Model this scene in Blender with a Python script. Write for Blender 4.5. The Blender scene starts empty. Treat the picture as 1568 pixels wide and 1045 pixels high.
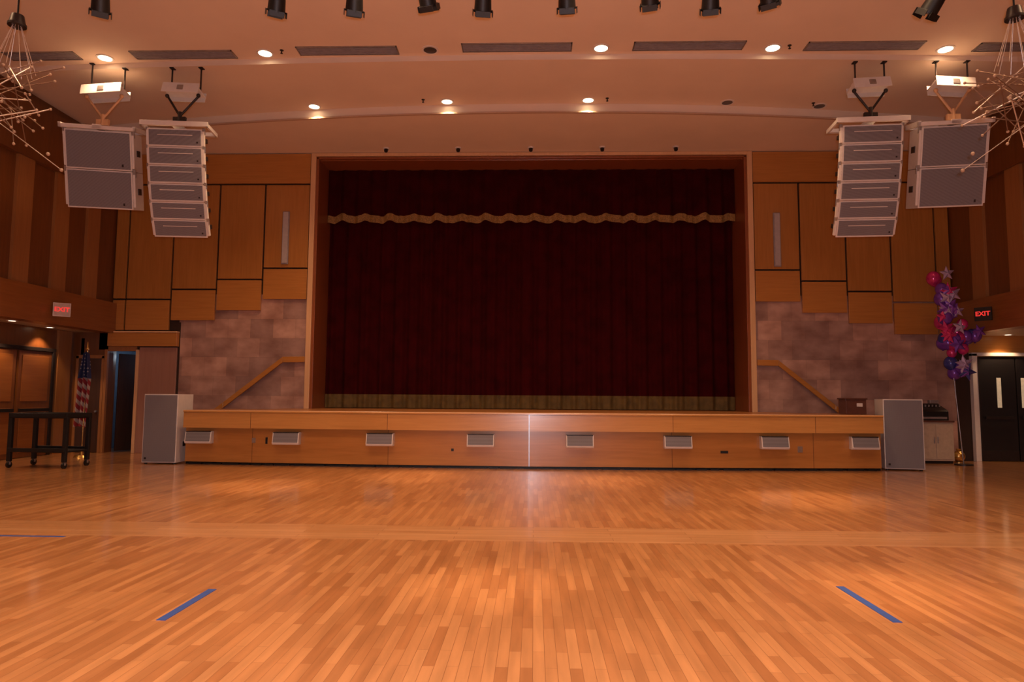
import bpy, math, random
from mathutils import Matrix, Vector
random.seed(7)
sc=bpy.context.scene
try:
    sc.view_settings.view_transform='Standard'; sc.view_settings.look='None'
    sc.view_settings.exposure=0; sc.view_settings.gamma=1
except Exception as e: print(e)
COL=bpy.context.collection
LS=1.42   # overall lamp level
# ---------------------------------------------------------------- materials
def nmat(name):
    m=bpy.data.materials.new(name); m.use_nodes=True
    nt=m.node_tree; b=nt.nodes.get("Principled BSDF"); return m,nt,b
def sset(b,k,v):
    if k in b.inputs: b.inputs[k].default_value=v
def plain(name,c,rough=.5,metal=0,noise=.06,emis=None,es=0,coat=0,nscale=12):
    m,nt,b=nmat(name)
    tc=nt.nodes.new("ShaderNodeTexCoord"); n=nt.nodes.new("ShaderNodeTexNoise"); n.inputs["Scale"].default_value=nscale
    n.inputs["Detail"].default_value=4
    nt.links.new(tc.outputs["Object"],n.inputs["Vector"])
    r=nt.nodes.new("ShaderNodeValToRGB")
    a=[max(0,x*(1-noise*2)) for x in c]; d=[min(1,x*(1+noise*2)) for x in c]
    r.color_ramp.elements[0].color=(*a,1); r.color_ramp.elements[1].color=(*d,1)
    r.color_ramp.elements[0].position=.3; r.color_ramp.elements[1].position=.7
    nt.links.new(n.outputs["Fac"],r.inputs[0]); nt.links.new(r.outputs[0],b.inputs["Base Color"])
    sset(b,"Roughness",rough); sset(b,"Metallic",metal); sset(b,"Coat Weight",coat); sset(b,"Coat Roughness",.15)
    if emis: sset(b,"Emission Color",(*emis,1)); sset(b,"Emission Strength",es)
    return m
def wood(name,c1,c2,scl=(14,14,.8),rough=.35,coat=.15,crough=.2):
    m,nt,b=nmat(name); N=nt.nodes; Lk=nt.links
    tc=N.new("ShaderNodeTexCoord"); mp=N.new("ShaderNodeMapping"); mp.inputs["Scale"].default_value=scl
    Lk.new(tc.outputs["Object"],mp.inputs["Vector"])
    n=N.new("ShaderNodeTexNoise"); n.inputs["Scale"].default_value=1.6; n.inputs["Detail"].default_value=7; n.inputs["Distortion"].default_value=.6
    Lk.new(mp.outputs[0],n.inputs["Vector"])
    n2=N.new("ShaderNodeTexNoise"); n2.inputs["Scale"].default_value=.7; n2.inputs["Detail"].default_value=2
    Lk.new(tc.outputs["Object"],n2.inputs["Vector"])
    mx=N.new("ShaderNodeMix"); mx.data_type='FLOAT'; mx.inputs[0].default_value=.35
    Lk.new(n.outputs["Fac"],mx.inputs[2]); Lk.new(n2.outputs["Fac"],mx.inputs[3])
    r=N.new("ShaderNodeValToRGB"); r.color_ramp.elements[0].color=(*c1,1); r.color_ramp.elements[1].color=(*c2,1)
    r.color_ramp.elements[0].position=.35; r.color_ramp.elements[1].position=.65
    Lk.new(mx.outputs[0],r.inputs[0]); Lk.new(r.outputs[0],b.inputs["Base Color"])
    sset(b,"Roughness",rough); sset(b,"Coat Weight",coat); sset(b,"Coat Roughness",crough)
    return m
def bricks(name,c1,c2,mort,bw,rh,ms,rough,rotz=0,xz=False,noisec=.25,coat=0,offset=.5,nsc=(1,1,1),crough=.12,tint=None):
    m,nt,b=nmat(name); N=nt.nodes; Lk=nt.links
    tc=N.new("ShaderNodeTexCoord"); v=tc.outputs["Object"]
    if xz:
        s=N.new("ShaderNodeSeparateXYZ"); c=N.new("ShaderNodeCombineXYZ"); Lk.new(v,s.inputs[0])
        Lk.new(s.outputs[0],c.inputs[0]); Lk.new(s.outputs[2],c.inputs[1]); v=c.outputs[0]
    mp=N.new("ShaderNodeMapping"); mp.inputs["Rotation"].default_value=(0,0,rotz); Lk.new(v,mp.inputs["Vector"])
    br=N.new("ShaderNodeTexBrick"); br.offset=offset; br.inputs["Scale"].default_value=1
    br.inputs["Brick Width"].default_value=bw; br.inputs["Row Height"].default_value=rh
    br.inputs["Mortar Size"].default_value=ms; br.inputs["Mortar Smooth"].default_value=.3
    br.inputs["Color1"].default_value=(*c1,1); br.inputs["Color2"].default_value=(*c2,1); br.inputs["Mortar"].default_value=(*mort,1)
    Lk.new(mp.outputs[0],br.inputs["Vector"])
    mp2=N.new("ShaderNodeMapping"); mp2.inputs["Scale"].default_value=nsc; Lk.new(mp.outputs[0],mp2.inputs["Vector"])
    n=N.new("ShaderNodeTexNoise"); n.inputs["Scale"].default_value=2.2; n.inputs["Detail"].default_value=6
    Lk.new(mp2.outputs[0],n.inputs["Vector"])
    r=N.new("ShaderNodeValToRGB"); g0=1-noisec; g1=1+noisec*.4
    t=tint or (1,1,1)
    r.color_ramp.elements[0].color=(g0*t[0],g0*t[1],g0*t[2],1); r.color_ramp.elements[1].color=(g1,g1,g1,1)
    r.color_ramp.elements[0].position=.3; r.color_ramp.elements[1].position=.7
    Lk.new(n.outputs["Fac"],r.inputs[0])
    mx=N.new("ShaderNodeMix"); mx.data_type='RGBA'; mx.blend_type='MULTIPLY'; mx.inputs[0].default_value=1
    Lk.new(br.outputs["Color"],mx.inputs[6]); Lk.new(r.outputs[0],mx.inputs[7]); Lk.new(mx.outputs[2],b.inputs["Base Color"])
    sset(b,"Roughness",rough); sset(b,"Coat Weight",coat); sset(b,"Coat Roughness",crough)
    return m
M_floor=bricks("floor_maple_planks",(.56,.265,.105),(.38,.155,.055),(.26,.105,.038),.62,.065,.0016,.28,math.pi/2,noisec=.2,coat=.8,offset=.37,nsc=(.7,7,1),crough=.12)
M_floorb=bricks("floor_border_planks",(.60,.31,.14),(.50,.24,.10),(.28,.12,.045),1.6,.12,.003,.28,0,noisec=.15,coat=.8,nsc=(.6,6,1),crough=.12)
M_stone=bricks("stone_tile",(.52,.32,.245),(.31,.195,.165),(.27,.165,.13),.56,.47,.0025,.4,0,True,noisec=.42,offset=.43,nsc=(.9,1.3,1),tint=(1.08,.92,.90))
M_panel=wood("oak_panel",(.36,.145,.028),(.44,.185,.040))
M_panel_h=wood("oak_panel_horizontal",(.40,.16,.032),(.48,.20,.044),(.8,.8,14))
M_joint=plain("dark_joint",(.03,.012,.006),.8)
M_side=wood("walnut_side_panel",(.13,.042,.010),(.18,.060,.015))
M_pil=wood("oak_pilaster",(.28,.115,.036),(.34,.145,.046))
M_band=wood("oak_band",(.22,.070,.014),(.28,.098,.022),(.8,.8,14))
M_trim=wood("light_oak_trim",(.62,.37,.19),(.70,.43,.23))
M_reveal=wood("red_oak_reveal",(.22,.062,.020),(.27,.080,.026))
M_lip=wood("stage_lip_oak",(.52,.245,.065),(.62,.305,.088),(.7,.7,12),.30,1,.2)
M_face=wood("stage_face_oak",(.42,.170,.037),(.52,.22,.054),(.7,.7,9),.32,1,.2)
M_seam=plain("panel_seam",(.14,.05,.015),.7)
M_stagetop=bricks("stage_boards",(.42,.17,.05),(.34,.13,.038),(.12,.04,.01),1.2,.1,.003,.35,0,noisec=.15,coat=.2)
M_ceil=plain("ceiling_plaster",(.74,.60,.48),.8,noise=.015,nscale=1.2)
M_ceil2=plain("ceiling_edge_bead",(.50,.34,.24),.7,noise=.02)
M_curtain=plain("burgundy_velvet",(.038,.0013,.0024),.95,noise=.12,nscale=3)
M_val=plain("burgundy_velvet_valance",(.032,.0012,.0022),.95,noise=.12,nscale=3)
for _m in (M_curtain,M_val): sset(_m.node_tree.nodes["Principled BSDF"],"Specular IOR Level",.08)
M_gold=plain("gold_fringe",(.25,.14,.038),.7,noise=.25,nscale=40)
M_goldd=plain("old_gold_velvet",(.11,.065,.014),.8,noise=.15,nscale=6)
M_white=plain("white_paint",(.70,.64,.60),.4,noise=.02)
M_cream=plain("cream_paint",(.48,.37,.27),.5,noise=.04)
M_black=plain("black_metal",(.005,.0045,.005),.5,noise=.1)
M_dark=plain("dark_steel",(.04,.03,.028),.4,.6)
M_steel=plain("brushed_steel",(.42,.40,.40),.35,.8)
M_grey=plain("grey_plastic",(.28,.25,.26),.5)
M_frost=plain("frosted_lens",(.42,.37,.36),.4,noise=.03)
M_lamp=plain("lamp_glass",(1,.9,.7),.4,emis=(1,.78,.50),es=9)
M_off=plain("lamp_off",(.05,.04,.035),.3)
M_blue=plain("blue_tape",(.018,.06,.26),.5)
M_red=plain("exit_red",(.7,.03,.03),.5,emis=(1,.05,.04),es=.7)
M_exitw=plain("exit_face",(.50,.36,.30),.5)
M_doorD=wood("dark_door",(.045,.02,.012),(.065,.028,.016))
M_doorB=plain("black_door",(.010,.008,.008),.4)
M_glass=plain("door_lite",(.50,.42,.32),.2,noise=.1,emis=(1,.75,.45),es=.25)
M_bluewall=plain("blue_grey_corridor",(.10,.14,.20),.7)
M_pinkpan=wood("rose_laminate",(.32,.16,.11),(.37,.19,.135))
M_bm=plain("magenta_foil",(.55,.03,.17),.2,.25,noise=.12)
M_bp=plain("purple_foil",(.17,.05,.38),.2,.25,noise=.12)
M_bb=plain("navy_foil",(.04,.05,.26),.2,.25,noise=.12)
M_bl=plain("lilac_foil",(.40,.30,.50),.25,.25)
M_gp=plain("gold_metal",(.60,.38,.12),.25,.9)
M_cord=plain("bronze_rod",(.24,.145,.10),.4,.5)
M_rod=plain("chrome_rod",(.70,.60,.53),.3,.6)
M_ball=plain("beige_ball",(.42,.28,.19),.4)
M_brownbox=plain("brown_laminate",(.10,.035,.022),.45)
def grille():
    m,nt,b=nmat("perforated_grille"); N=nt.nodes; Lk=nt.links
    tc=N.new("ShaderNodeTexCoord"); v=N.new("ShaderNodeTexVoronoi"); v.inputs["Scale"].default_value=70; v.inputs["Randomness"].default_value=0
    Lk.new(tc.outputs["Object"],v.inputs["Vector"])
    r=N.new("ShaderNodeValToRGB"); r.color_ramp.elements[0].color=(.13,.12,.13,1); r.color_ramp.elements[1].color=(.19,.178,.195,1)
    r.color_ramp.elements[0].position=.25; r.color_ramp.elements[1].position=.45
    Lk.new(v.outputs["Distance"],r.inputs[0]); Lk.new(r.outputs[0],b.inputs["Base Color"]); sset(b,"Roughness",.6)
    return m
M_grille=grille()
def flagmat():
    m,nt,b=nmat("flag_stripes"); N=nt.nodes; Lk=nt.links
    tc=N.new("ShaderNodeTexCoord"); mp=N.new("ShaderNodeMapping"); mp.inputs["Rotation"].default_value=(0,.42,0)
    Lk.new(tc.outputs["Object"],mp.inputs["Vector"])
    w=N.new("ShaderNodeTexWave"); w.wave_type='BANDS'; w.bands_direction='X'; w.inputs["Scale"].default_value=3.6; w.inputs["Distortion"].default_value=.5
    Lk.new(mp.outputs[0],w.inputs["Vector"])
    r=N.new("ShaderNodeValToRGB"); r.color_ramp.interpolation='CONSTANT'
    r.color_ramp.elements[0].color=(.20,.010,.016,1); r.color_ramp.elements[1].color=(.30,.24,.22,1); r.color_ramp.elements[1].position=.55
    Lk.new(w.outputs["Fac"],r.inputs[0]); Lk.new(r.outputs[0],b.inputs["Base Color"]); sset(b,"Roughness",.8)
    return m
M_flag=flagmat(); 
def starmat():
    m,nt,b=nmat("flag_canton"); N=nt.nodes; Lk=nt.links
    tc=N.new("ShaderNodeTexCoord"); v=N.new("ShaderNodeTexVoronoi"); v.inputs["Scale"].default_value=13; v.inputs["Randomness"].default_value=.15
    Lk.new(tc.outputs["Object"],v.inputs["Vector"])
    r=N.new("ShaderNodeValToRGB"); r.color_ramp.interpolation='CONSTANT'
    r.color_ramp.elements[0].color=(.25,.23,.25,1); r.color_ramp.elements[1].color=(.012,.018,.075,1); r.color_ramp.elements[1].position=.22
    Lk.new(v.outputs["Distance"],r.inputs[0]); Lk.new(r.outputs[0],b.inputs["Base Color"]); sset(b,"Roughness",.8)
    return m
M_canton=starmat()
# ---------------------------------------------------------------- mesh builder
class MB:
    def __init__(s): s.v=[]; s.f=[]; s.m=[]; s.mats=[]; s.sm=[]
    def mi(s,mat):
        if mat not in s.mats: s.mats.append(mat)
        return s.mats.index(mat)
    def add(s,vs,fs,mat,M=None,smooth=False):
        o=len(s.v); k=s.mi(mat)
        for p in vs:
            p=Vector(p); s.v.append(M@p if M else p)
        for f in fs: s.f.append([o+i for i in f]); s.m.append(k); s.sm.append(smooth)
        return s
    def box(s,x0,x1,y0,y1,z0,z1,mat,M=None):
        vs=[(x0,y0,z0),(x1,y0,z0),(x1,y1,z0),(x0,y1,z0),(x0,y0,z1),(x1,y0,z1),(x1,y1,z1),(x0,y1,z1)]
        return s.add(vs,[(0,3,2,1),(4,5,6,7),(0,1,5,4),(1,2,6,5),(2,3,7,6),(3,0,4,7)],mat,M)
    def cyl(s,p0,p1,r,mat,n=10,r2=None,M=None,cap=True):
        p0=Vector(p0); p1=Vector(p1); d=(p1-p0).normalized(); r2=r if r2 is None else r2
        a=Vector((0,0,1)) if abs(d.z)<.9 else Vector((1,0,0)); u=d.cross(a).normalized(); w=d.cross(u)
        vs=[]
        for P,rr in ((p0,r),(p1,r2)):
            for i in range(n):
                t=2*math.pi*i/n; vs.append(P+u*math.cos(t)*rr+w*math.sin(t)*rr)
        s.add(vs,[(i,(i+1)%n,n+(i+1)%n,n+i) for i in range(n)],mat,M,n>5)
        if cap: s.add(vs,[tuple(range(n-1,-1,-1)),tuple(range(n,2*n))],mat,M)
        return s
    def sph(s,c,r,mat,nu=12,nv=8,sc3=(1,1,1),M=None):
        vs=[];fs=[]; c=Vector(c)
        for j in range(nv+1):
            ph=math.pi*j/nv
            for i in range(nu):
                t=2*math.pi*i/nu
                vs.append(c+Vector((math.sin(ph)*math.cos(t)*sc3[0],math.sin(ph)*math.sin(t)*sc3[1],math.cos(ph)*sc3[2]))*r)
        for j in range(nv):
            for i in range(nu):
                fs.append((j*nu+i,(j+1)*nu+i,(j+1)*nu+(i+1)%nu,j*nu+(i+1)%nu))
        return s.add(vs,fs,mat,M,True)
    def done(s,name,bevel=0,loc=None,parent=None):
        me=bpy.data.meshes.new(name); me.from_pydata([tuple(p) for p in s.v],[],s.f)
        for m in s.mats: me.materials.append(m)
        for i,p in enumerate(me.polygons): p.material_index=s.m[i]; p.use_smooth=s.sm[i]
        me.update(); ob=bpy.data.objects.new(name,me); COL.objects.link(ob)
        if loc: ob.location=loc
        if parent: ob.parent=parent
        if bevel:
            b=ob.modifiers.new("bevel","BEVEL"); b.width=bevel; b.segments=2; b.limit_method='ANGLE'; b.angle_limit=math.radians(40)
        return ob
# ---------------------------------------------------------------- room shell
XL,XR=-10.45,9.95; YB=16.5; YN=-6.0
XLl,XRl=-11.4,12.3
b=MB()
for y0,y1,m in ((YN,6.88,M_floor),(6.88,7.62,M_floorb),(7.62,19.2,M_floor)):
    b.add([(-12.6,y0,0),(13,y0,0),(13,y1,0),(-12.6,y1,0)],[(0,1,2,3)],m)
b.done("floor")
xs=[-10.6+ i*(20.8/40) for i in range(41)]
arcA=lambda x:14.05+.0105*x*x
arcB=lambda x:12.15+.003*x*x
b=MB()
def strip(fa,za,fb,zb,mat):
    vs=[];fs=[]
    for x in xs: vs+= [(x,fa(x),za),(x,fb(x),zb)]
    for i in range(len(xs)-1): fs.append((2*i,2*i+1,2*i+3,2*i+2))
    b.add(vs,fs,mat)
ZA,ZB,ZC=7.45,7.64,7.74
strip(lambda x:16.8,ZA,arcA,ZA,M_ceil); strip(arcA,ZA,lambda x:arcA(x)-.005,ZB,M_ceil)
strip(lambda x:arcA(x)-.005,ZB,arcB,ZB,M_ceil); strip(arcB,ZB,lambda x:arcB(x)-.005,ZC,M_ceil)
strip(lambda x:arcB(x)-.005,ZC,lambda x:YN,ZC,M_ceil)
strip(lambda x:arcA(x)-.03,ZA-.012,lambda x:arcA(x)+.03,ZA-.012,M_ceil2)
strip(lambda x:arcA(x)-.03,ZA-.012,lambda x:arcA(x)-.03,ZA+.02,M_ceil2)
b.done("ceiling")
PO=(-5.42,5.15,7.34)
b=MB()
b.box(XLl-.3,-10.49,YB,YB+.3,0,2.95,M_side); b.box(-10.75,PO[0],YB,YB+.3,2.52,7.6,M_joint)
b.box(-9.75,PO[0],YB,YB+.3,0,2.52,M_joint)
b.box(PO[1],10.3,YB,YB+.3,0,7.6,M_joint); b.box(PO[0],PO[1],YB,YB+.3,PO[2],7.6,M_joint)
b.box(10.3,XRl+.3,YB,YB+.3,0,2.95,M_panel_h)
b.done("wall_back")
b=MB(); b.box(PO[0]-.2,PO[1]+.2,18.4,18.6,0,7.8,M_joint); b.done("wall_backstage")
b=MB(); b.box(-8.74,-5.56,YB-.03,YB-.002,0,3.9,M_stone); b.box(-8.74,-8.70,YB-.035,YB-.03,0,3.2,M_joint); b.done("wall_stone_left")
b=MB(); b.box(5.30,XR,YB-.03,YB-.002,0,3.9,M_stone); b.done("wall_stone_right")
g=.025; yF,yK=YB-.09,YB-.032
def panels(side):
    b=MB()
    if side<0:
        cols=[(-6.68,-5.57,4.54),(-7.82,-6.70,4.26),(-8.95,-7.84,4.01),(-10.08,-8.97,3.76),(-10.42,-10.10,3.76)]
        hz=(-10.42,-5.57)
    else:
        cols=[(5.30,6.38,4.51),(6.40,7.47,4.24),(7.49,8.53,3.99),(8.55,9.57,3.73),(9.59,9.92,3.73)]
        hz=(5.30,9.92)
    b.box(hz[0],hz[1],yF-.02,yK,6.68,7.43,M_panel_h)
    for i,(a,c,z) in enumerate(cols):
        b.box(a+g/2,c-g/2,yF,yK,z+g,6.64,M_panel)
        zz=max(z-.76,2.97)
        b.box(a+g/2,c-g/2,yF-.01*(i%2),yK,zz,z-g*.6,M_panel_h)
    return b.done("trim_panelling_"+("left" if side<0 else "right"),.006)
panels(-1); panels(1)
for x,z in ((-6.14,5.30),(5.84,5.25)):
    b=MB(); b.box(x-.085,x+.085,YB-.13,YB-.09,z-.66,z+.66,M_grey); b.box(x-.065,x+.065,YB-.16,YB-.13,z-.64,z+.64,M_frost)
    b.done("wall_light",.01)
b=MB()
b.box(-5.555,-5.43,YB-.13,YB,1.0,7.44,M_trim); b.box(5.16,5.285,YB-.13,YB,1.0,7.44,M_trim)
b.box(-5.43,5.16,YB-.13,YB,7.36,7.44,M_trim); b.box(-5.43,5.16,YB-.10,YB,7.30,7.35,M_reveal)
b.box(-5.43,-5.36,YB-.10,17.55,1.0,7.34,M_reveal); b.box(5.09,5.16,YB-.10,17.55,1.0,7.34,M_reveal)
b.box(-5.43,5.16,YB,17.55,7.28,7.34,M_reveal)
b.done("trim_proscenium",.008)
for sx,X,Xl,nm in ((-1,XL,XLl,"left"),(1,XR,XRl,"right")):
    b=MB()
    b.box(min(X,X+sx*.2),max(X,X+sx*.2),YN,YB+.3,3.0,7.9,M_side)
    b.box(min(X,X-sx*.12),max(X,X-sx*.12),YN,YB-.1,6.25,7.45,M_side)
    ys=[13.3,14.42,15.5] if sx<0 else [13.05,14.15,15.35]
    ys+= [ys[0]-1.15*k for k in range(1,16)]
    for y in ys:
        b.box(min(X,X-sx*.07),max(X,X-sx*.07),y-.22,y+.22,3.65,6.25,M_pil)
    b.box(min(X+sx*.2,X-sx*.15),max(X+sx*.2,X-sx*.15),YN,YB-.1,2.92,3.66,M_band)
    b.done("wall_"+nm)
    b=MB(); b.box(min(X+sx*.1,Xl),max(X+sx*.1,Xl),YN,YB,2.95,3.05,M_cream); b.done("ceiling_soffit_"+nm)
    b=MB(); b.box(min(Xl,Xl+sx*.2),max(Xl,Xl+sx*.2),YN,YB+.3,0,3.0,M_side)
    b.done("wall_lower_"+nm)
b=MB(); b.box(XLl+.001,XLl+.06,15.9,16.35,0,2.94,M_pil); b.done("trim_pilaster")
b=MB(); b.box(-12,13,YN-.2,YN,0,8,M_panel); b.done("wall_front")
b=MB(); b.box(-10.45,-8.72,YB-.16,YB-.03,2.60,2.93,M_panel_h); b.box(-10.45,-8.72,YB-.18,YB-.02,2.93,2.97,M_trim)
b.done("trim_fascia",.008)
b=MB(); b.box(-9.70,-8.76,YB-.05,YB,0,2.58,M_pinkpan); b.box(-9.77,-9.70,YB-.08,YB,0,2.52,M_trim); b.box(-10.55,-10.48,YB-.08,YB,0,2.52,M_pil)
b.box(-10.48,-9.77,YB-.06,YB+.02,2.48,2.60,M_pil); b.done("trim_door_frame",.006)
b=MB(); b.box(-11.2,-11.12,YB,18.6,0,2.8,M_bluewall); b.box(-9.55,-9.45,YB+.3,18.6,0,2.8,M_bluewall)
b.box(-11.2,-9.45,18.5,18.6,0,2.8,M_bluewall); b.box(-11.2,-9.45,YB+.3,18.6,2.7,2.8,M_bluewall)
b.box(-9.95,-9.60,18.40,18.5,0,2.3,M_white)
b.done("wall_corridor")
b=MB()
Mx=Matrix.Translation((-10.44,YB+.32,0))@Matrix.Rotation(math.radians(68),4,'Z')
b.box(0,.70,-.045,0,.02,2.44,M_doorD,Mx); b.cyl((.62,-.045,1.0),(.62,-.11,1.0),.03,M_steel,M=Mx); b.done("door_1",.004)
b=MB(); b.box(-11.2,-10.62,YB-.05,YB-.002,.01,2.3,M_doorD); b.box(-11.26,-11.2,YB-.07,YB-.002,0,2.36,M_pil); b.box(-10.62,-10.56,YB-.07,YB-.002,0,2.36,M_pil)
b.box(-11.26,-10.56,YB-.07,YB-.002,2.3,2.38,M_pil); b.cyl((-10.7,YB-.05,1),(-10.7,YB-.1,1),.025,M_steel); b.done("door_2")
b=MB()
X=XLl+.003
for y0,y1 in ((12.55,13.55),(13.6,14.6),(14.68,15.7)):
    b.box(X,X+.05,y0,y1,.01,2.38,M_side)
    b.box(X+.05,X+.06,y0+.1,y1-.1,.12,1.1,M_band); b.box(X+.05,X+.06,y0+.1,y1-.1,1.25,2.28,M_band)
    b.box(X+.06,X+.11,y0+.05,y1-.05,1.02,1.09,M_black)
b.box(X,X+.08,12.45,15.8,2.4,2.48,M_dark); b.box(X,X+.08,15.70,15.78,0,2.4,M_dark)
b.done("door_3",.004)
b=MB(); y=YB
b.box(10.30,10.42,y-.12,y-.002,0,2.52,M_white); b.box(10.30,12.25,y-.12,y-.002,2.46,2.54,M_white)
b.box(10.46,11.30,y-.08,y-.02,.01,2.44,M_doorB); b.box(11.33,12.20,y-.08,y-.02,.01,2.44,M_doorB)
b.box(10.86,10.96,y-.09,y-.08,1.25,1.95,M_glass); b.box(11.42,11.52,y-.09,y-.08,1.25,1.95,M_glass)
b.box(10.55,11.20,y-.15,y-.11,.98,1.05,M_dark); b.box(11.4,12.1,y-.15,y-.11,.98,1.05,M_dark)
b.box(10.46,11.30,y-.09,y-.08,.02,.25,M_dark)
b.box(10.42,10.46,y-.13,y-.12,.02,2.4,M_dark)
b.done("door_4",.004)
# ---------------------------------------------------------------- stage
yf=lambda x:13.70+.0066*(x+.1)**2
sx=[-7.2,-5.75,-2.92,-.09,2.74,5.57,6.95]
def yfac(x):
    for i in range(len(sx)-1):
        if x<=sx[i+1]+1e-6:
            t=(x-sx[i])/(sx[i+1]-sx[i]); return yf(sx[i])*(1-t)+yf(sx[i+1])*t
    return yf(sx[-1])
b=MB(); OH=.13; ZS=1.11; YR=15.2
def vstrip(off,z0,z1,mat,off2=None):
    vs=[];fs=[]
    for x in sx: vs+=[(x,yfac(x)-off,z0),(x,yfac(x)-(off if off2 is None else off2),z1)]
    for i in range(len(sx)-1): fs.append((2*i,2*i+2,2*i+3,2*i+1))
    b.add(vs,fs,mat)
vstrip(OH,.75,ZS-.045,M_lip); vstrip(OH,ZS-.045,ZS-.04,M_joint,OH+.02); vstrip(OH+.02,ZS-.04,ZS-.01,M_lip); vstrip(OH+.02,ZS-.01,ZS,M_trim,OH+.012)
vstrip(OH,.75,.75,M_joint,0)
vstrip(0,.05,.75,M_face); vstrip(-.04,0,.05,M_black); vstrip(0,.05,.05,M_black,-.04)
vs=[];fs=[]
for x in sx: vs+=[(x,yfac(x)-OH-.012,ZS),(x,YR,ZS)]
for i in range(len(sx)-1): fs.append((2*i,2*i+2,2*i+3,2*i+1))
b.add(vs,fs,M_stagetop)
b.box(-6.0,5.75,YR,YB-.14,.02,ZS,M_stagetop); b.box(PO[0]+.06,PO[1]-.06,YB-.14,18.39,.02,ZS,M_stagetop)
for X,s in ((-7.2,-1),(6.95,1)):
    y0=yf(X)
    b.add([(X,y0-OH,.75),(X,YR,.75),(X,YR,ZS),(X,y0-OH,ZS)],[(0,1,2,3)],M_lip)
    b.add([(X,y0,0),(X,YR,0),(X,YR,.75),(X,y0,.75)],[(0,1,2,3)],M_face)
b.add([(-7.2,YR,0),(6.95,YR,0),(6.95,YR,ZS),(-7.2,YR,ZS)],[(0,1,2,3)],M_face)
for x in sx[1:-1]:
    m=M_steel if abs(x)<.2 else M_seam; q=.012 if abs(x)<.2 else .004
    b.box(x-q,x+q,yf(x)-.004,yf(x)+.01,.05,.75,m); b.box(x-q,x+q,yf(x)-OH-.003,yf(x)-OH+.01,.75,ZS-.04,m)
for x,z,w,h,m in ((-5.72,.50,.07,.10,M_steel),(-5.45,.50,.04,.13,M_black),(-1.62,.36,.05,.05,M_black),(3.78,.36,.15,.05,M_black),(5.30,.42,.09,.12,M_steel)):
    yy=yfac(x); b.box(x-w/2,x+w/2,yy-.015,yy+.02,z-h/2,z+h/2,m)
x=-7.1
while x<6.8:
    w=random.uniform(.15,.5); b.box(x,x+w,yfac(x+w/2)-.03,yfac(x+w/2)+.02,.0,.028,M_black); x+=w+random.uniform(.04,.12)
for s,x0 in ((-1,-6.0),(1,5.75)):   # steps down both ends of the stage
    for k in range(6):
        h=ZS-.185*(k+1)
        if h<.05: break
        a=x0+s*.30*k; c=x0+s*.30*(k+1)
        b.box(min(a,c),max(a,c),YR+.01,YB-.05,0,h,M_stagetop)
b.done("stage")
for pts in ([(-5.56,2.30),(-6.11,2.29),(-7.53,1.18),(-7.9,.90)],[(5.30,2.28),(5.80,2.27),(7.10,1.22),(7.5,.9)]):
    b=MB()
    for i in range(len(pts)-1):
        (xa,za),(xb,zb)=pts[i],pts[i+1]
        y0,y1=YB-.12,YB-.07; h=.07
        b.add([(xa,y0,za-h),(xb,y0,zb-h),(xb,y0,zb+h),(xa,y0,za+h),(xa,y1,za-h),(xb,y1,zb-h),(xb,y1,zb+h),(xa,y1,za+h)],
              [(0,1,2,3),(4,7,6,5),(3,2,6,7),(0,4,5,1),(0,3,7,4),(1,5,6,2)],M_panel_h)
        xm,zm=(xa+xb)/2,(za+zb)/2; b.box(xm-.03,xm+.03,YB-.07,YB-.03,zm-.05,zm+.02,M_steel)
    b.done("handrail",.008)
for i,x in enumerate([-6.86,-5.0,-3.07,-1.05,.91,2.84,4.76,6.57]):
    b=MB(); y=yfac(x)-.002; w=.27
    fr=.17
    def pr(x0,x1,pts,mat):
        n=len(pts); vs=[(x0,p[0],p[1]) for p in pts]+[(x1,p[0],p[1]) for p in pts]
        fs=[tuple(range(n)),tuple(range(2*n-1,n-1,-1))]+[(j,n+j,n+(j+1)%n,(j+1)%n) for j in range(n)]
        b.add(vs,fs,mat)
    pr(x-w,x+w,[(y,.68),(y-fr*.75,.68),(y-fr,.46),(y-fr+.02,.43),(y,.43)],M_white)
    pr(x-w+.02,x+w-.02,[(y-fr*.75-.008,.672),(y-fr-.006,.475),(y-fr+.05,.475),(y-fr*.5,.672)],M_grille)
    pr(x-w+.01,x+w-.01,[(y-fr*.75-.012,.682),(y-fr*.75-.012,.664),(y-fr*.5,.664),(y-fr*.5,.682)],M_dark)
    b.done("stage_monitor_speaker",.004)
# ---------------------------------------------------------------- curtains
def curtain(name,x0,x1,y,zt,zb,mat,folds,amp,gold=None,scallop=0,sper=.57,gm=None,seed=1):
    rnd=random.Random(seed); b=MB(); nx=int((x1-x0)*34); ph=[rnd.uniform(0,6.28) for _ in range(5)]
    def off(x,k):
        a=amp*(.6+.4*k)
        return a*(math.sin(x*folds+ph[0]+.8*math.sin(x*1.3+ph[1]))+.45*math.sin(x*folds*2.3+ph[2])+.3*math.sin(x*folds*.37+ph[3]))
    def zbot(x): return zb+scallop*(math.cos((x)*2*math.pi/sper)+.35*math.cos(x*4*math.pi/sper+.7))
    rows=14
    def sheet(za,zb_,k0,k1,mt,dy=0,rows=rows):
        vs=[];fs=[]
        for j in range(rows+1):
            for i in range(nx+1):
                x=x0+(x1-x0)*i/nx; A=za(x);B=zb_(x); z=A+(B-A)*j/rows; k=k0+(k1-k0)*j/rows
                vs.append((x,y+off(x,k)+dy,z))
        for j in range(rows):
            for i in range(nx): fs.append((j*(nx+1)+i,(j+1)*(nx+1)+i,(j+1)*(nx+1)+i+1,j*(nx+1)+i+1))
        b.add(vs,fs,mt,None,True)
    if gold:
        sheet(lambda x:zt,lambda x:zbot(x)+gold,0,1,mat); sheet(lambda x:zbot(x)+gold,zbot,1,1,gm,-.004,2)
    else: sheet(lambda x:zt,zbot,0,1,mat)
    return b.done(name)
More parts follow.
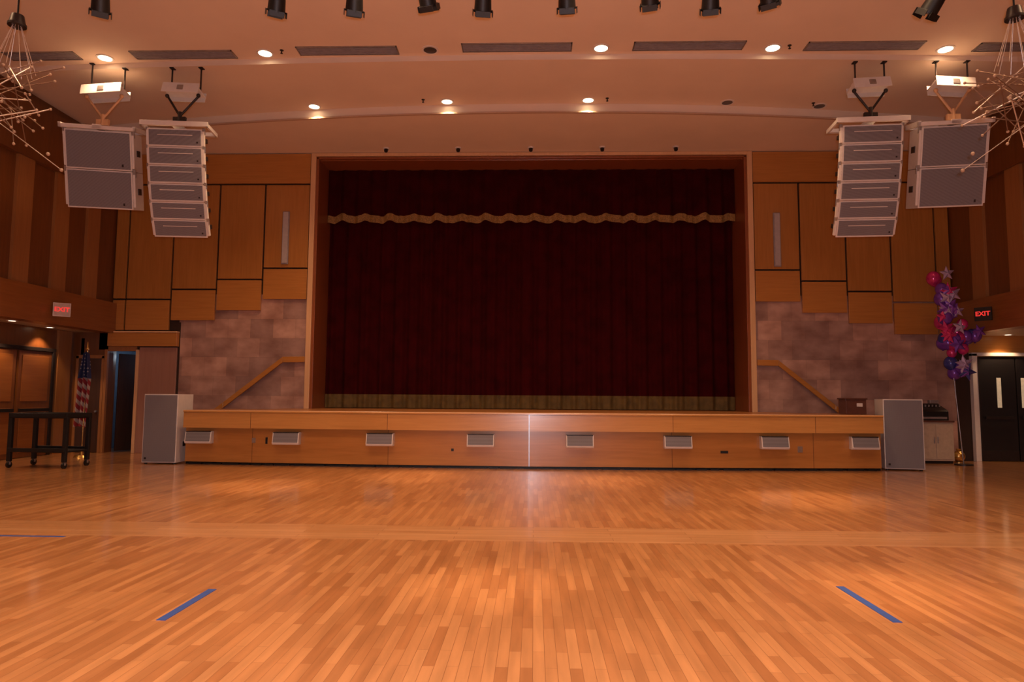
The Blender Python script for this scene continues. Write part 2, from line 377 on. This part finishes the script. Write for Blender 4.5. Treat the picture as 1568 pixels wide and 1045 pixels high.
curtain("stage_curtain",-5.35,-.02,17.42,7.27,1.125,M_curtain,15,.05,gold=.34,gm=M_goldd,seed=3)
curtain("stage_curtain",-.14,5.08,17.44,7.27,1.125,M_curtain,15,.05,gold=.34,gm=M_goldd,seed=8)
curtain("curtain_valance",-5.35,5.08,17.20,7.27,5.90,M_val,15,.035,gold=.19,scallop=.035,sper=.62,gm=M_gold,seed=5)
# ---------------------------------------------------------------- ceiling fittings
WARM=(1,.615,.345)
def spot(name,loc,e,size,blend,rad=.11,target=None,color=WARM):
    l=bpy.data.lights.new(name,"SPOT"); l.energy=e*LS; l.color=color; l.spot_size=math.radians(size); l.spot_blend=blend; l.shadow_soft_size=rad
    o=bpy.data.objects.new(name,l); o.location=loc; COL.objects.link(o)
    if target:
        d=Vector(target)-Vector(loc); o.rotation_euler=d.to_track_quat('-Z','Y').to_euler()
def downlight(x,y,z,on=True,r=.115,power=0):
    b=MB(); n=28
    for (ra,rb,za,zb,m) in ((r+.035,r,-.012,-.012,M_white),(r+.035,r+.035,0,-.012,M_white),(r,r,-.012,.01,M_steel)):
        vs=[];fs=[]
        for i in range(n):
            t=2*math.pi*i/n; c,s=math.cos(t),math.sin(t)
            vs+=[(c*ra,s*ra,za),(c*rb,s*rb,zb)]
        for i in range(n): j=(i+1)%n; fs.append((2*i,2*j,2*j+1,2*i+1))
        b.add(vs,fs,m)
    b.cyl((0,0,-.006),(0,0,-.001),r,M_lamp if on else M_off,n)
    b.done("recessed_downlight",loc=(x,y,z))
    if on and power: spot("downlight_lamp",(x,y,z-.05),power,118,.8)
for x,on in ((-8.1,1),(-5.0,1),(-1.92,0),(1.19,1),(4.28,1),(7.4,1)): downlight(x,11.93+.003*x*x,ZC,on,.12,170 if abs(x)>6 else 260)
for x,on in ((-4.76,1),(-1.86,1),(1.11,1),(4.04,0),(6.04,0)): downlight(x,arcA(x)-.18,ZB,on,.11,220)
for x in (-3.62,-1.86,-.10,1.62,3.38):
    b=MB(); b.cyl((0,0,0),(0,0,-.03),.075,M_white,20); b.cyl((0,0,-.03),(0,-.03,-.09),.05,M_dark,16,.045); b.done("eyeball_spotlight",loc=(x,16.08,ZA))
for y,p in ((8.2,260),(4.6,310),(1.0,330),(-2.6,0)):
    for x in (-8.1,-5.0,-1.92,1.19,4.28,7.4): downlight(x,y,ZC,True,.12,p*(.65 if abs(x)>6 else 1))
for (lx,ly,lz),(tx,ty),e,a in (((-5.0,11.9,7.6),(-4.3,10.7),2000,18),((-1.86,13.8,7.5),(-2.15,12.2),1800,18),((1.11,13.8,7.5),(1.1,11.9),1700,18),((4.28,11.9,7.6),(3.9,10.0),2200,18),
                        ((-1.92,4.6,7.6),(-.35,5.3),1300,12),((4.28,4.6,7.6),(2.75,5.3),1600,14),((-5.0,8.2,7.6),(-5.6,8.8),600,17)):
    spot("accent_lamp",(lx,ly,lz),e,a,1,.16,(tx,ty,0))
for x,y,z in ((-4.65,11.9,ZC),(4.55,11.9,ZC),(-2.35,13.8,ZB),(1.5,13.8,ZB),(5.85,14.1,ZB)):
    b=MB(); b.cyl((0,0,-.001),(0,0,-.01),.035,M_dark,12); b.cyl((0,0,-.01),(0,0,-.06),.012,M_dark,8); b.cyl((0,0,-.06),(0,0,-.065),.025,M_dark,10); b.done("sprinkler_head",loc=(x,y,z))
for x0,x1 in ((-9.9,-8.55),(-7.5,-5.58),(-4.36,-2.51),(-1.33,.66),(1.76,3.74),(4.85,6.9),(7.9,9.7)):
    b=MB(); y0,y1=11.72,12.02
    if abs(x0)>7: y0+=.15;y1+=.15
    elif abs(x0)>4: y0+=.06;y1+=.06
    b.box(x0,x1,y0,y0+.02,ZC-.02,ZC+.0,M_steel); b.box(x0,x1,y1-.02,y1,ZC-.02,ZC+.0,M_steel); b.box(x0,x0+.02,y0,y1,ZC-.02,ZC,M_steel); b.box(x1-.02,x1,y0,y1,ZC-.02,ZC,M_steel)
    b.box(x0,x1,y0,y1,ZC-.006,ZC-.002,M_black)
    for k in range(7):
        yy=y0+.035+k*.036; b.box(x0+.02,x1-.02,yy,yy+.018,ZC-.018,ZC-.006,M_grey)
    b.done("ceiling_air_diffuser")
for x,y in ((-11.15,15.3),(-10.95,13.9),(-10.95,12.2),(11.0,16.15),(10.9,14.4)):
    downlight(x,y,2.95,True,.07,0)
    spot("soffit_lamp",(x,y,2.9),48,105,.5,.04)
# ---------------------------------------------------------------- suspended loudspeakers
YS=12.3
def rigging(b,xa,xb,xc,z0,ztop,strap,tilt):
    w=(xb-xa)/2; xm=(xa+xb)/2
    Mx=Matrix.Translation((xm,YS+.05,z0+.13))@Matrix.Rotation(tilt,4,'Y')@Matrix.Rotation(math.radians(-12),4,'X')
    b.box(-w,w,-.16,.16,-.015,.02,M_white,Mx); b.box(-w,w,-.17,-.15,-.10,.10,M_white,Mx); b.box(-w,w,.13,.15,-.10,.10,M_white,Mx)
    b.box(-w*.8,w*.8,-.10,.08,.02,.12,M_white,Mx); b.box(-.06,.06,-.18,-.17,-.05,.05,M_steel,Mx)
    for x in (xa+.10,xb-.04):
        zc=ZB if YS+.05>arcB(x) else ZC
        b.cyl((x,YS+.05,z0+.15),(x,YS+.05,zc-.002),.016,M_dark,8); b.box(x-.04,x+.04,YS-.0,YS+.1,zc-.02,zc-.002,M_dark)
    for x in (xa+.05,xb-.05):
        b.cyl((x,YS+.02,z0+.05),(xc,YS+.02,ztop+.08),.022,strap,8)
        b.sph((x,YS+.0,z0+.05),.04,strap,8,6)
    b.cyl((xc,YS+.02,ztop+.16),(xc,YS+.02,ztop-.06),.04,strap,8); b.box(xc-.12,xc+.12,YS-.01,YS+.05,ztop-.06,ztop+.06,strap)
def line_array(x0,x1,yaw,cl):
    b=MB(); xm=(x0+x1)/2; w=(x1-x0)/2
    MY=Matrix.Translation((xm,YS,0))@Matrix.Rotation(yaw,4,'Z')
    b.box(-w-.12,-w-.08,-.05,.5,6.47,6.54,M_white,MY); b.box(-w-.12,w+.12,-.06,-.01,6.47,6.56,M_white,MY)
    b.box(w+.08,w+.12,-.05,.5,6.47,6.54,M_white,MY); b.box(-w-.1,w+.1,.42,.5,6.47,6.54,M_white,MY); b.box(-.08,.08,-.05,.5,6.50,6.56,M_white,MY)
    P0=MY@Vector((0,0,6.43)); H=.335
    for i in range(6):
        ang_i=math.radians([9,11,13,16,20,24][i])
        Mx=Matrix.Translation(P0)@Matrix.Rotation(yaw,4,'Z')@Matrix.Rotation(ang_i,4,'X')
        hb=.055; D=.42; wb=w*.72
        vs=[(-w,0,0),(w,0,0),(w,0,-H),(-w,0,-H),(-wb,D,-hb),(wb,D,-hb),(wb,D,-H+hb),(-wb,D,-H+hb)]
        b.add(vs,[(0,3,2,1),(4,5,6,7),(0,1,5,4),(1,2,6,5),(2,3,7,6),(3,0,4,7)],M_white,Mx)
        b.box(-w+.03,w-.02,-.012,.004,-H+.03,-.025,M_grille,Mx)
        b.box(-w*.62,w*.66,-.017,-.011,-.125,-.112,M_white,Mx)
        b.box(w*.80,w*.86,-.017,-.011,-H+.07,-H+.10,M_dark,Mx)
        for s in (-1,1):
            b.box(min(s*w*.99,s*(w+.03)),max(s*w*.99,s*(w+.03)),.02,.09,-H+.03,-.03,M_white,Mx)
            b.box(min(s*w*.99,s*(w+.045)),max(s*w*.99,s*(w+.045)),.03,.07,-.08,.03,M_steel,Mx)
            b.box(min(s*w*.9,s*(w+.0)),max(s*w*.9,s*(w+.0)),.10,.30,-H*.62,-H*.38,M_dark,Mx)
        P0=Mx@Vector((0,0,-H-.006))
    rigging(b,*cl)
    return b.done("line_array_speaker",.004)
line_array(-7.30,-6.30,math.radians(6),(-7.02,-6.32,-6.72,7.02,6.60,M_dark,.05))
line_array(5.64,6.68,math.radians(-4),(5.80,6.47,6.14,7.02,6.60,M_dark,-.05))
def sub_pair(x0,x1,cl,rot):
    b=MB(); xm=(x0+x1)/2; w=(x1-x0)/2
    Mr=Matrix.Translation((xm,YS,6.50))@Matrix.Rotation(rot,4,'Z')@Matrix.Rotation(math.radians(14),4,'X')@Matrix.Translation((0,0,-6.50))
    b.box(-w-.09,w+.09,-.04,.02,6.43,6.50,M_white,Mr); b.box(-w-.09,w+.09,.52,.58,6.43,6.50,M_white,Mr); b.box(-w-.09,-w-.04,-.04,.58,6.43,6.52,M_white,Mr); b.box(w+.04,w+.09,-.04,.58,6.43,6.52,M_white,Mr); b.box(-.08,.08,-.04,.58,6.44,6.52,M_white,Mr)
    for k in range(2):
        z1=6.41-k*.735; z0=z1-.725
        b.box(-w,w,0,.58,z0,z1,M_white,Mr); b.box(-w+.025,w-.025,-.015,.004,z0+.025,z1-.025,M_grille,Mr)
        b.box(w*.70,w*.76,-.02,-.014,z0+.07,z0+.12,M_dark,Mr)
        for s in (-1,1):
            b.box(min(s*w,s*(w+.04)),max(s*w,s*(w+.04)),.02,.10,z0+.05,z1-.05,M_white,Mr)
            b.box(min(s*w,s*(w+.05)),max(s*w,s*(w+.05)),.03,.08,z1-.10,z1+.05,M_steel,Mr)
            b.box(min(s*w,s*(w+.012)),max(s*w,s*(w+.012)),.28,.45,z0+.30,z0+.42,M_dark,Mr)
    rigging(b,*cl)
    return b.done("hanging_subwoofer",.006)
sub_pair(-8.87,-7.71,(-8.58,-7.80,-8.2,7.02,6.56,M_trim,-.06),math.radians(12))
sub_pair(7.10,8.20,(7.27,7.97,7.62,7.02,6.56,M_trim,.06),math.radians(-8))
def floor_sub(xm,y,w,rot):
    b=MB()
    b.box(-w/2,w/2,0,.62,.03,1.43,M_white); b.box(-w/2+.02,w/2-.02,-.018,.004,.05,1.41,M_grille)
    b.box(-w/2+.06,-w/2+.10,-.024,-.017,.10,.14,M_dark)
    for s in (-1,1):
        for zz in (.35,1.0): b.box(min(s*w/2,s*(w/2+.008)),max(s*w/2,s*(w/2+.008)),.25,.42,zz,zz+.1,M_dark)
    for px in (-w/2+.06,w/2-.06):
        for py in (.06,.56): b.cyl((px,py,0),(px,py,.03),.03,M_black,10)
    o=b.done("floor_subwoofer",.012,loc=(xm,y,0)); o.rotation_euler=(0,0,rot); return o
floor_sub(-7.68,13.90,.71,0.0); floor_sub(7.46,14.12,.73,math.radians(-12))
# ---------------------------------------------------------------- theatrical spots on a pipe
b=MB(); b.cyl((-6.32,8.55,7.36),(5.48,8.55,7.36),.028,M_black,12)
for x in (-6,-3,0,3,5.4): b.cyl((x,8.55,7.36),(x,8.55,ZC-.002),.012,M_black,8)
b.done("lighting_pipe")
for i,(x,zb) in enumerate(((-6.03,6.74),(-3.57,6.72),(-2.49,6.72),(-1.47,6.78),(-.72,6.70),(.43,6.73),(1.55,6.76),(2.36,6.69),(3.14,6.75),(5.24,6.58))):
    b=MB(); tilt=math.radians(54+random.uniform(-6,6)); yaw=math.radians([32,28,18,-14,8,-6,-14,-10,-30,34][i])
    Mx=Matrix.Translation((x+math.sin(yaw)*.25,8.66,zb+.31))@Matrix.Rotation(yaw,4,'Z')@Matrix.Rotation(-tilt,4,'X')@Matrix.Scale(1.12,4)
    b.cyl((0,-.28,0),(0,-.12,0),.085,M_black,16,.10,Mx); b.cyl((0,-.12,0),(0,.18,0),.10,M_black,18,.075,Mx); b.cyl((0,.18,0),(0,.36,0),.095,M_black,18,.105,Mx)
    b.cyl((0,.36,0),(0,.38,0),.115,M_black,18,None,Mx); b.cyl((0,.381,0),(0,.385,0),.085,M_off,18,None,Mx)
    b.box(-.09,.09,.36,.45,.105,.113,M_black,Mx); b.box(-.09,.09,.36,.43,-.113,-.105,M_black,Mx)
    b.box(-.123,-.115,.36,.43,-.07,.07,M_black,Mx); b.box(.115,.123,.36,.43,-.07,.07,M_black,Mx)
    c=Mx@Vector((0,0,0))
    b.cyl((c.x-.14,c.y,c.z),(c.x-.14,c.y,c.z+.16),.012,M_black,8); b.cyl((c.x+.14,c.y,c.z),(c.x+.14,c.y,c.z+.16),.012,M_black,8); b.cyl((c.x-.14,c.y,c.z+.16),(c.x+.14,c.y,c.z+.16),.012,M_black,8)
    b.cyl((c.x,c.y,c.z+.16),(c.x,8.58,7.33),.02,M_black,8)
    b.done("theatrical_spotlight",.003)
# ---------------------------------------------------------------- sputnik chandeliers
def chandelier(cx,cy,cz,seed,s):
    r=random.Random(seed); b=MB(); T=1.0
    b.cyl((0,0,ZC-cz-.002),(0,0,ZC-cz-.03),.12,M_black,20); b.cyl((0,0,ZC-cz-.01),(0,0,T+.15),.012,M_black,8)
    b.cyl((0,0,T+.15),(0,0,T+.03),.075,M_dark,20,.10); b.cyl((0,0,T+.03),(0,0,T),.11,M_dark,20)
    for k in range(10):
        t=2*math.pi*k/10; b.cyl((math.cos(t)*.05,math.sin(t)*.05,T),(math.cos(t)*.24,math.sin(t)*.24,.38),.004,M_rod,5)
    for k in range(26):
        d=Vector((r.uniform(-1,1),r.uniform(-1,1),r.uniform(-.9,.7))).normalized()
        off=Vector((r.uniform(-.2,.2),r.uniform(-.2,.2),r.uniform(-.3,.3)))
        L=r.uniform(.32,.66); m=M_rod if k%5==0 else M_cord
        p0=off-d*L*.7; p1=off+d*L
        b.cyl(p0,p1,.0065 if m is M_cord else .008,m,6); b.sph(p0,.019,M_ball,8,6); b.sph(p1,.019,M_ball,8,6)
    d=Vector((s*.80,-.1,-1.0)); b.cyl((-s*.25,0,-.25),d,.006,M_rod,6); b.sph(d,.024,M_ball,8,6); b.sph(d*.78+Vector((-.03,0,0)),.024,M_ball,8,6)
    b.done("sputnik_chandelier",loc=(cx,cy,cz))
chandelier(-6.90,8.5,5.30,4,1); chandelier(6.08,8.5,5.25,9,-1)
# ---------------------------------------------------------------- tape
for nm,x0,x1,y0,y1 in (("a",-2.375,-2.315,4.36,5.06),("b",2.30,2.36,4.57,5.40),("c",-6.3,-4.67,6.78,6.82)):
    b=MB(); b.box(x0,x1,y0,y1,.0005,.003,M_blue); b.done("floor_tape")
# ---------------------------------------------------------------- exit signs
def exit_sign(x,y,z,rot,m):
    e=bpy.data.objects.new("exit_sign",None); COL.objects.link(e); e.location=(x,y,z); e.rotation_euler=(0,0,rot)
    b=MB(); b.box(-.16,.16,0,.05,-.145,.145,m); b.box(-.148,.148,-.004,.0,-.132,.132,M_exitw if m==M_white else M_doorB); b.done("housing",.006,parent=e)
    b=MB(); b.box(-.02,.02,.05,.16,-.02,.02,m); b.done("bracket",parent=e)
    cu=bpy.data.curves.new("letters","FONT"); cu.body="EXIT"; cu.size=.135; cu.align_x='CENTER'; cu.align_y='CENTER'; cu.extrude=.003; cu.offset=.003
    o=bpy.data.objects.new("letters",cu); o.data.materials.append(M_red); COL.objects.link(o); o.parent=e; o.location=(0,-.009,0); o.rotation_euler=(math.pi/2,0,0)
exit_sign(XL+.34,14.2,3.22,math.radians(40),M_white); exit_sign(XR-.34,14.85,3.27,math.radians(-50),M_black)
# ---------------------------------------------------------------- rolling cart
b=MB(); 
b.box(-.60,.60,-.33,.33,.95,.99,M_black); b.box(-.60,.60,-.33,.33,.30,.33,M_black)
for s in (-1,1):
    b.box(-.6,.6,s*.33-.012,s*.33+.012,.97,1.05,M_black); b.box(s*.60-.012,s*.60+.012,-.33,.33,.97,1.05,M_black)
    b.box(-.6,.6,s*.33-.012,s*.33+.012,.31,.38,M_black)
for x in (-.57,.57):
    for y in (-.30,.30):
        b.box(x-.04,x+.04,y-.03,y+.03,.12,.97,M_black)
        b.cyl((x-.02,y,.06),(x+.02,y,.06),.06,M_black,16); b.box(x-.03,x+.03,y-.02,y+.02,.06,.14,M_steel)
o=b.done("utility_cart",.005,loc=(-9.48,13.2,0)); o.rotation_euler=(0,0,math.radians(-4))
# ---------------------------------------------------------------- flag
b=MB(); b.cyl((0,0,0),(0,0,.05),.16,M_gp,24,.13); b.cyl((0,0,.05),(0,0,.12),.05,M_gp,16,.03); b.cyl((0,0,.1),(0,0,2.42),.014,M_gp,10)
b.sph((0,0,2.45),.035,M_gp); b.cyl((0,0,2.46),(0,0,2.62),.03,M_gp,8,.002)
nx,nz=40,24
def fl(z0,z1,w0,w1,m,dx0,dx1):
    vs=[];fs=[]
    for j in range(nz+1):
        t=j/nz; z=z0+(z1-z0)*t; w=w0+(w1-w0)*t; dx=dx0+(dx1-dx0)*t
        for i in range(nx+1):
            u=i/nx; vs.append((dx+(u-.5)*w, -.03+.055*math.sin(u*17+z*1.3)*(.5+.5*t+.2), z-.06*abs(u-.5)))
    for j in range(nz):
        for i in range(nx): fs.append((j*(nx+1)+i,(j+1)*(nx+1)+i,(j+1)*(nx+1)+i+1,j*(nx+1)+i+1))
    b.add(vs,fs,m,None,True)
fl(2.38,1.80,.10,.30,M_canton,.0,-.02); fl(1.80,.70,.30,.34,M_flag,-.02,-.07); 
b.done("american_flag",loc=(-10.2,15.25,0))
# ---------------------------------------------------------------- balloons
b=MB(); r=random.Random(11); ms=[M_bm,M_bp,M_bb,M_bm,M_bp,M_bp]
path=[(9.02,4.13),(9.05,3.75),(9.10,3.35),(9.15,2.95),(9.28,2.6),(9.32,2.25),(9.36,1.98)]
b.cyl((9.40,15.4,0),(9.25,15.4,2.2),.012,M_steel,8); b.cyl((9.25,15.4,2.2),(9.06,15.4,4.1),.012,M_steel,8); b.cyl((9.40,15.4,0),(9.40,15.4,.03),.18,M_dark,20)
def star(c,R,mat,rot):
    Mx=Matrix.Translation(c)@Matrix.Rotation(rot,4,'Y'); vs=[(0,-.06,0),(0,.06,0)]
    for k in range(10):
        a=math.pi*k/5; q=R if k%2==0 else R*.45; vs.append((math.sin(a)*q,0,math.cos(a)*q))
    fs=[(0,2+k,2+(k+1)%10) for k in range(10)]+[(1,2+(k+1)%10,2+k) for k in range(10)]
    b.add(vs,fs,mat,Mx)
def cluster(x,z,n,sp,mm=None):
    for k in range(n):
        a=r.uniform(0,6.28); q=sp*r.uniform(.3,1); c=(x+math.cos(a)*q,15.35+r.uniform(-.18,.15),z+math.sin(a)*q)
        m=r.choice(mm or ms)
        if r.random()<.25: star((c[0],15.1,c[2]),r.uniform(.15,.22),M_bl if r.random()<.35 else m,r.uniform(0,3))
        else:
            R=r.uniform(.10,.155); b.sph(c,R,m,18,12,(1,1,1.12)); b.cyl((c[0],c[1],c[2]-R*1.1),(c[0],c[1],c[2]-R*1.28),.012,m,6,.02)
for i,(x,z) in enumerate(path): cluster(x,z,[3,6,9,11,8,5,3][i],[.08,.18,.24,.31,.22,.13,.08][i],[[M_bm],None,None,[M_bm,M_bm,M_bp,M_bb],None,[M_bp,M_bb],[M_bb,M_bp]][i])
cluster(9.6,2.85,4,.12); cluster(9.74,2.9,2,.07)
b.done("balloon_column")
# ---------------------------------------------------------------- av cabinet at right
b=MB()
b.box(8.62,9.42,15.75,16.3,.06,.92,M_cream); b.box(8.60,9.44,15.72,16.32,.92,.96,M_brownbox)
b.box(8.66,9.01,15.735,15.75,.10,.88,M_cream); b.box(9.03,9.38,15.735,15.75,.10,.88,M_cream); b.box(8.97,8.99,15.715,15.735,.45,.6,M_steel); b.box(9.05,9.07,15.715,15.735,.45,.6,M_steel)
b.box(8.64,9.40,15.77,16.28,0,.06,M_black)
b.box(8.66,9.36,15.80,16.2,.96,1.16,M_black); b.box(8.70,9.32,15.79,15.80,.99,1.04,M_steel)
b.add([(8.66,15.80,1.16),(9.36,15.80,1.16),(9.36,16.2,1.16),(8.66,16.2,1.16),(8.66,16.2,1.34),(9.36,16.2,1.34),(8.66,15.85,1.20),(9.36,15.85,1.20)],[(0,1,7,6),(6,7,5,4),(3,4,5,2),(0,6,4,3),(1,2,5,7)],M_dark)
for k in range(8): b.cyl((8.72+k*.08,16.0,1.27),(8.72+k*.08,15.99,1.31),.02,M_steel,8)
b.box(9.10,9.30,16.05,16.15,1.34,1.42,M_steel)
b.done("av_cabinet",.006)
b=MB(); b.cyl((0,0,0),(0,0,.02),.10,M_gp,20); b.sph((0,0,.14),.13,M_gp,20,14); b.cyl((0,0,.26),(0,0,.31),.035,M_gp,12,.05); b.done("gold_vase",loc=(9.72,16.1,0))
b=MB(); b.box(6.50,6.92,14.5,14.85,ZS+.004,1.42,M_brownbox); b.box(6.48,6.94,14.48,14.87,1.42,1.45,M_brownbox); b.box(6.72,6.84,14.49,14.50,1.27,1.34,M_white); b.done("equipment_box",.006)
# ---------------------------------------------------------------- other lamps
def pt(name,loc,e,c,r):
    l=bpy.data.lights.new(name,"POINT"); l.energy=e*LS; l.color=c; l.shadow_soft_size=r; o=bpy.data.objects.new(name,l); o.location=loc; COL.objects.link(o)
pt("camera_flash",(.05,-.15,1.54),640,(.92,.88,1),.06)
pt("corridor_bulb",(-10.1,17.7,2.4),8,(.7,.85,1),.06)
w=bpy.data.worlds.new("world"); sc.world=w; w.use_nodes=True
w.node_tree.nodes["Background"].inputs[0].default_value=(.02,.012,.008,1); w.node_tree.nodes["Background"].inputs[1].default_value=.5
# ---------------------------------------------------------------- camera
cam=bpy.data.cameras.new("camera"); cam.lens=24; cam.sensor_width=36; cam.clip_end=200
co=bpy.data.objects.new("camera",cam); COL.objects.link(co)
R=(Matrix.Rotation(math.radians(1.86),4,'Z')@Matrix.Rotation(math.radians(94.7),4,'X')@Matrix.Rotation(math.radians(0.4),4,'Z'))
co.matrix_world=Matrix.Translation((0,0,1.42))@R
sc.camera=co
